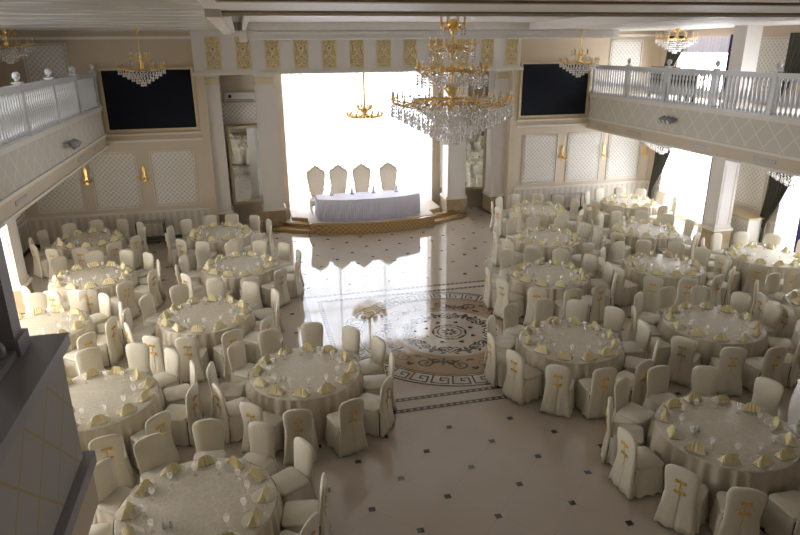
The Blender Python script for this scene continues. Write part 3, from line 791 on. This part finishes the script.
def small_chandelier(top, th=1.0):
    """origin at the main ring"""
    root = empty('crystal_chandelier')
    b = MB(); b.lathe([(.01, -.1), (.05, -.04), (.08 * th, 0), (.03 * th, .08), (.06 * th, .16), (.02 * th, .24), (.05, .30), (.014 * th, .40), (.014 * th, top - .06), (.06, top - .03), (.07, top)], n=10); b.build('stem', 'gold', root, True)
    for z, R, na in ((0, .62, 14), (.26, .26, 7)):
        b = MB(); b.tube([(.03, 0, .0), (R * .5, 0, -.07), (R, 0, 0), (R, 0, .03)], .013 * th, 6); b.lathe([(.01, .02), (.035 * th, .04), (.014 * th, .045), (.014 * th, .12)], (R, 0, 0), 7)
        arm = b.build('arm', 'gold', root, True); b = MB(); b.lathe([(.011, .12), (.014, .14), (.003, .18)], (R, 0, 0), 6); bulb = b.build('bulb', 'ceramic', arm, True)
        arm.location = (0, 0, z)
        for k in range(1, na):
            c = arm.copy(); C.objects.link(c); c.parent = root; c.rotation_euler = (0, 0, 2 * PI * k / na)
            d = bulb.copy(); C.objects.link(d); d.parent = c
    b = MB()
    for ring in range(6):
        r = .62 - ring * .11; n_ = int(10 + r * 46)
        for k in range(n_):
            a = 2 * PI * (k + .5 * (ring % 2)) / n_
            for i in range(2): b.octa((r * math.cos(a), r * math.sin(a), -.07 - ring * .065 - i * .06), .019, .034)
    for k in range(14):
        a = 2 * PI * k / 14; b.octa((.27 * math.cos(a), .27 * math.sin(a), .2), .012, .03)
    b.build('crystals', 'crystal', root)['kind'] = 'stuff'
    return tag(root, cat='chandelier')
for x, y, z, top, lab in ((-2.72, 19.8, 5.5, 1.02, 'gold and crystal chandelier hanging before the left black screen'), (10.83, 19.8, 5.5, 1.0, 'gold and crystal chandelier hanging before the right black screen'),
                          (4.10, 22.42, 3.74, 1.60, 'small gold chandelier hanging before the bright stage window'),
                          (13.7, 18.9, 2.97, .15, 'chandelier under the right balcony beside the dark drape'), (13.7, 13.35, 2.93, .19, 'chandelier under the right balcony at the photo edge'),
                          (13.7, 18.9, 6.22, .28, 'chandelier above the right balcony before the upper window'), (-5.9, 19.4, 6.15, .37, 'chandelier above the left balcony in the dark corner')):
    o = small_chandelier(top, 2.8 if 22 < y < 23 else 1.0); o.location = (x, y, z); o['label'] = lab

# ------------------------------------------------------------------ furniture by the walls
root = empty('radiator_cover', (14.72, 16.3, 0), 0, 'ivory radiator cover against the right wall beside the olive drape', 'radiator cover')
b = MB(); b.box(-.3, .35, -.95, .95, .06, 1.02); b.build('cabinet', 'white_trim', root)
b = MB(); b.box(-.36, .37, -1.0, 1.0, 1.02, 1.08); b.build('top', 'gold_frame', root)
b = MB(); b.box(-.315, -.3, -.85, .85, .15, .93); b.build('grille', 'panel', root)
def side_table(x, y, lab, w=.9):
    root = empty('side_table', (x, y, 0), 0, lab, 'table')
    b = MB(); b.box(-w / 2, w / 2, -.2, .2, .70, .73); b.build('tabletop', 'glass', root)
    for sx in (-1, 1):
        for s2 in (-1, 1):
            b = MB(); b.box(sx * (w / 2 - .03) - .015, sx * (w / 2 - .03) + .015, s2 * .17 - .015, s2 * .17 + .015, 0, .70); b.build('leg', 'black', root)
    b = MB(); b.box(-w / 2 + .02, w / 2 - .02, -.18, .18, .15, .17); b.build('shelf', 'black', root)
side_table(-3.3, 21.2, 'slim dark-framed side table against the left dado'); side_table(11.6, 21.2, 'slim dark-framed side table against the right dado', 1.3)
def dark_chair():
    root = empty('lounge_chair')
    b = MB(); b.loft([[(x * s, .2 + .05 * t, z) for x, t in ((-.26, 0), (.26, 0), (.26, 1), (-.26, 1))] for s, z in ((.9, .40), (1, .7), (1, .95), (.8, 1.05))]); b.build('backrest', 'darkchair', root)
    b = MB(); b.box(-.26, .26, -.25, .22, .36, .46); b.build('seat', 'darkchair', root)
    for sx in (-1, 1):
        for y in (-.22, .2): b = MB(); b.box(sx * .22 - .02, sx * .22 + .02, y - .02, y + .02, 0, .36); b.build('leg', 'darkchair', root)
    return tag(root, cat='chair', group='dark chairs on the right balcony')
pd = Proto(dark_chair())
for i, y in enumerate((18.9, 18.0, 17.3)):
    pd.put((13.3, y, 4.3), PI / 2 + .3, 'dark chair behind the right balustrade, %s from the back wall' % ORD[i])

# ------------------------------------------------------------------ banquet chair
def rrect(hx, hy, r, n_=5, cy_=0.):
    """rounded rectangle, counter-clockwise"""
    P = []
    for cx_, c2, a0 in ((hx - r, hy - r, 0), (-hx + r, hy - r, PI / 2), (-hx + r, -hy + r, PI), (hx - r, -hy + r, 1.5 * PI)):
        for i in range(n_): a = a0 + PI / 2 * i / (n_ - 1); P.append((cx_ + r * math.cos(a), cy_ + c2 + r * math.sin(a)))
    return P
def make_chair(detail=True):
    root = empty('banquet_chair')
    b = MB(); rings = []
    xs = (1, .93, .75, .5, .28, .10, .035, 0, -.035, -.10, -.28, -.5, -.75, -.93, -1)
    for z, w in ((.03, .262), (.12, .252), (.25, .232), (.38, .212), (.50, .200), (.60, .203), (.70, .214), (.80, .222), (.87, .220), (.91, .205), (.938, .176), (.956, .130), (.964, .07)):
        t = max(0, (.55 - z) / .52); yc = .225 + .10 * max(0, z - .47) + .05 * t ** 1.3
        th = .034 if z < .9 else .034 * (1 - ((z - .9) / .075) ** 2 * .6); ring = []
        for i, u in enumerate(xs):      # outer face, with the slit down its middle
            e = max(0, 1 - abs(u) ** 6) ** .5 if abs(u) < 1 else .0
            y = yc + th * e + .020 * t * math.sin(i * 2.1) - (.032 * min(1, t * 2.2) if abs(u) < .02 else 0)
            ring.append((u * w, y, z))
        for u in (-.93, -.5, 0, .5, .93): ring.append((u * w, yc - th * max(0, 1 - abs(u) ** 6) ** .5, z))
        rings.append(ring)
    b.loft(rings); b.build('backrest', ['cover'], root, True)
    b = MB(); rings = []
    for z, s in ((.44, 1.0), (.475, 1.0), (.495, .95)):
        rings.append([(x * s, y * s - .03, z) for x, y in rrect(.225, .225, .07, 5)])
    b.loft(rings); b.build('seat', 'cover_in', root, True)
    b = MB(); rings = []; base = []
    # dense outline for the pleats
    R0 = rrect(.222, .225, .05, 9); P = []
    for i in range(len(R0)):
        p, q = R0[i], R0[(i + 1) % len(R0)]; L = math.hypot(q[0] - p[0], q[1] - p[1]); k = max(1, int(L / .035))
        for j in range(k): P.append((p[0] + (q[0] - p[0]) * j / k, p[1] + (q[1] - p[1]) * j / k))
    rnd = random.Random(5); ph = [rnd.uniform(.4, 1.2) for _ in P]
    for z, t in ((.47, 0), (.40, .12), (.25, .45), (.10, .8), (.025, 1.0)):
        ring = []
        for i, (x, y) in enumerate(P):
            L = math.hypot(x, y); back = y > .15
            fl = (1 + .13 * t if not back else 1 + .04 * t); wv = .034 * t * ph[i] * math.sin(i * 1.25)
            if back and abs(x) < .03: wv -= .03 * t
            ring.append((x * fl + x / L * wv, y * fl + y / L * wv + .01, z))
        rings.append([(x, y - .01, z) for x, y, z in ring])
    b.loft(rings, False, False); b.build('skirt', 'cover_in', root, True)
    for zb in (.76, .60):
        b = MB(); yb = .215 + .10 * (zb - .47) + .05
        for s in (-1, 1):
            b.loft([[(s * .004, yb, zb - .008), (s * .004, yb + .012, zb - .008), (s * .004, yb + .012, zb + .008), (s * .004, yb, zb + .008)],
                    [(s * .055, yb, zb - .026), (s * .055, yb + .02, zb - .022), (s * .055, yb + .02, zb + .022), (s * .055, yb, zb + .026)],
                    [(s * .075, yb, zb - .016), (s * .075, yb + .008, zb - .014), (s * .075, yb + .008, zb + .014), (s * .075, yb, zb + .016)]])
        b.build('bow', 'ribbon', root)
    b = MB(); b.tube([(0, .295, .80), (.004, .285, .66), (-.003, .268, .50), (.003, .275, .42)], .006, 4); b.build('lacing', 'ribbon', root)
    if detail:
        for sx in (-1, 1):
            for y in (-.20, .21):
                b = MB(); b.lathe([(.014, 0), (.016, .2), (.018, .44)], (sx * .19, y, 0), 6); b.build('leg', 'leg', root, True)
    return tag(root, cat='chair')
chair_a = Proto(make_chair(True)); 
chair_b = Proto(make_chair(False))

# ------------------------------------------------------------------ round tables and settings
def make_table():
    root = empty('banquet_table')
    R = .95; n_ = 96
    b = MB(); b.loft([[(r * math.cos(2 * PI * j / n_), r * math.sin(2 * PI * j / n_), z) for j in range(n_)] for r, z in ((R - .02, .715), (R, .73), (R - .006, .745), (R - .02, .75))]); b.build('tablecloth_top', 'lace', root, True)
    b = MB(); rings = []
    for z, t in ((.742, 0), (.70, .35), (.5, .75), (.25, .95), (.01, 1.1)):
        rings.append([((R + .006 + .03 * t + .045 * t * math.sin(j * PI * 2 / 6 + .8 * math.sin(j * .37))) * math.cos(2 * PI * j / 192), (R + .006 + .03 * t + .045 * t * math.sin(j * PI * 2 / 6 + .8 * math.sin(j * .37))) * math.sin(2 * PI * j / 192), z) for j in range(192)])
    b.loft(rings, False, False); b.build('tablecloth_skirt', 'tskirt', root, True)
    return tag(root, cat='table', group='round banquet tables')
def make_plate():
    root = empty('dinner_plate')
    b = MB(); b.lathe([(.08, 0), (.10, .004), (.155, .014), (.16, .018), (.152, .018), (.10, .009), (.0005, .008)], n=24); b.build('dish', 'plate', root, True)
    return tag(root, cat='plate')
def make_napkin():
    root = empty('folded_napkin')
    b = MB(); n_ = 7; V = []
    # pleated fan: zigzag ridges meeting at a raised crest
    top = []; bot = []
    for i in range(2 * n_ + 1):
        u = i / (2 * n_); a = PI * u; rr = .085 * (1 if i % 2 else .88)
        bot.append((rr * math.cos(a) * 1.1, -.055 + .02 * math.sin(a) + (.03 if i % 2 else 0) * .5 - .0, 0.0))
        top.append((.075 * math.cos(a) * (1 - .1 * math.sin(a)), .0 + (.012 if i % 2 else -.004), .02 + .085 * math.sin(a) ** .5))
    back = [(x * 1.05, .055, 0) for x, _, _ in bot]
    W = len(bot); b.add(bot + top + back, [(j, j + 1, W + j + 1, W + j) for j in range(W - 1)] + [(W + j, W + j + 1, 2 * W + j + 1, 2 * W + j) for j in range(W - 1)] + [(0, W, 2 * W), (W - 1, 3 * W - 1, 2 * W - 1)])
    b.v = [(x * 1.4, y * 1.3, z * 1.25) for x, y, z in b.v]
    b.build('folds', 'napkin', root)
    return tag(root, cat='napkin')
def make_glass():
    root = empty('stemmed_goblet')
    b = MB(); b.lathe([(.03, 0), (.03, .004), (.006, .01), (.005, .07), (.025, .09), (.034, .12), (.036, .15), (.030, .175), (.028, .175), (.033, .15), (.031, .12), (.02, .093), (.0005, .085)], n=12); b.build('bowl', 'glass', root, True)
    return tag(root, cat='glass')
def make_shaker():
    root = empty('salt_shaker')
    b = MB(); b.lathe([(.022, 0), (.026, .03), (.016, .07)], n=10); b.build('body', 'ceramic', root, True)
    b = MB(); b.lathe([(.017, .07), (.015, .085), (.004, .092)], n=10); b.build('cap', 'white_trim', root, True)
    return tag(root, cat='salt shaker')
P_t = Proto(make_table()); P_p = Proto(make_plate()); P_n = Proto(make_napkin()); P_g = Proto(make_glass()); P_s = Proto(make_shaker())

TABLES = [  # x, y, phase of the place settings (degrees), name used in labels
    (-.96, 6.72, 14, 'front row table left of the aisle'),
    (.63, 9.79, 20, 'second row inner table left of the aisle'),
    (-2.71, 9.73, 15, 'second row outer table left of the aisle'),
    (-1.16, 12.75, 10, 'third row inner table left of the aisle'),
    (-4.40, 12.95, 15, 'third row outer table left of the aisle'),
    (-.45, 15.85, 12, 'fourth row inner table left of the aisle'),
    (-3.97, 15.9, 8, 'fourth row outer table left of the aisle'),
    (-1.03, 19.1, 15, 'back row inner table left of the aisle'),
    (-4.74, 19.4, 5, 'back row outer table left of the aisle'),
    (6.35, 6.51, 0, 'front row table right of the aisle'),
    (5.62, 9.78, 0, 'second row inner table right of the aisle'),
    (8.74, 9.76, 0, 'second row middle table right of the aisle'),
    (11.90, 9.9, 10, 'second row outer table right of the aisle'),
    (6.87, 13.2, 0, 'third row inner table right of the aisle'),
    (9.96, 13.1, 0, 'third row middle table right of the aisle'),
    (13.0, 13.1, 10, 'third row outer table right of the aisle'),
    (8.24, 16.1, 0, 'fourth row inner table right of the aisle'),
    (11.42, 16.1, 0, 'fourth row outer table right of the aisle'),
    (9.46, 19.3, 8, 'back row inner table right of the aisle'),
    (13.0, 19.4, 12, 'back row outer table right of the aisle'),
]
NAP = {0: (206, 455), 1: (301, 394.6), 3: (195.7, 332), 5: (228.7, 273), 9: (730, 460), 10: (563.7, 357), 11: (722, 339), 13: (538, 261), 14: (668.4, 255.7), 16: (556, 227)}
def unproj(px, py, z):
    d = fw + rt * ((px - 400) / FPX) - up * ((py - 267.5) / FPX); t = (z - 6) / d.z; return d * t
HR = ['twelve', 'one', 'two', 'three', 'four', 'five', 'six', 'seven', 'eight', 'nine', 'ten', 'eleven']
rnd = random.Random(11); cnt = dict(chair=0, napkin=0)
for ti, (tx, ty, ph, nm) in enumerate(TABLES):
    if ti in NAP:
        q = unproj(*NAP[ti], .8); ph = math.degrees(math.atan2(q.y - ty, q.x - tx))
    lt = nm[0].upper() + nm[1:]
    P_t.put((tx, ty, 0), PI / 2 * rnd.randrange(4), 'round table in cream lace cloth, ' + nm)
    g = nm
    far = ty > 15
    view = math.atan2(ty, tx)        # direction from the camera; twelve o'clock is the far side
    used = set()
    for k in range(12):
        a = math.radians(ph + 30 * k)
        hour = int(round(-(a - view) / (PI / 6))) % 12
        while hour in used: hour = (hour + 1) % 12
        used.add(hour)
        hr = HR[hour] + " o'clock"
        ca, sa = math.cos(a), math.sin(a)
        x, y = tx + .80 * ca, ty + .80 * sa
        if seen(x, y, .8, 10):
            P_p.put((x, y, .751), a, 'glass plate at %s, %s' % (hr, nm), 'dinner plates on the banquet tables')
            P_n.put((x, y, .7605), a - PI / 2 + rnd.uniform(-.5, .5), 'yellow folded napkin at %s, %s' % (hr, nm), 'folded napkins on the plates'); cnt['napkin'] += 1
            a2 = a + .17; P_g.put((tx + .60 * math.cos(a2), ty + .60 * math.sin(a2), .751), 0, 'stemmed glass at %s, %s' % (hr, nm), 'stemmed glasses on the banquet tables')
        r = (1.30 if ti == 9 else 1.265) + rnd.uniform(-.03, .05); aj = a + rnd.uniform(-.04, .04) + (.11 if ti == 9 else 0)
        x, y = tx + r * math.cos(aj), ty + r * math.sin(aj)
        if not seen(x, y, .7, 24): continue
        if XWL < x < XWR and ty < 22 and y < 21.2:
            # keep clear of the columns under the balconies
            if abs(x - 13.97) < .78 and abs(y - 15.85) < .78: continue
            if abs(x + 5.88) < .78 and abs(y - 15.9) < .78: continue
            (chair_b if far else chair_a).put((x, y, 0), aj - PI / 2 + rnd.uniform(-.09, .09), 'white covered chair at %s, %s' % (hr, nm), 'covered chairs around the banquet tables'); cnt['chair'] += 1
    for s in (-1, 1):
        if seen(tx, ty, .8, 5): P_s.put((tx + .45 * math.cos(view + 2.2) + s * .04, ty + .45 * math.sin(view + 2.2), .751), 0, '%s white shaker of the pair, %s' % ('left' if s < 0 else 'right', nm), 'salt and pepper shakers')
print(cnt)

# ------------------------------------------------------------------ world and lights
w = bpy.data.worlds.new('world'); bpy.context.scene.world = w; w.use_nodes = True
w.node_tree.nodes['Background'].inputs[0].default_value = (.8, .86, 1, 1); w.node_tree.nodes['Background'].inputs[1].default_value = 1.0
sc = bpy.context.scene
sc.view_settings.view_transform = 'Standard'; sc.view_settings.look = 'None'; sc.view_settings.exposure = 0.62; sc.view_settings.gamma = 1
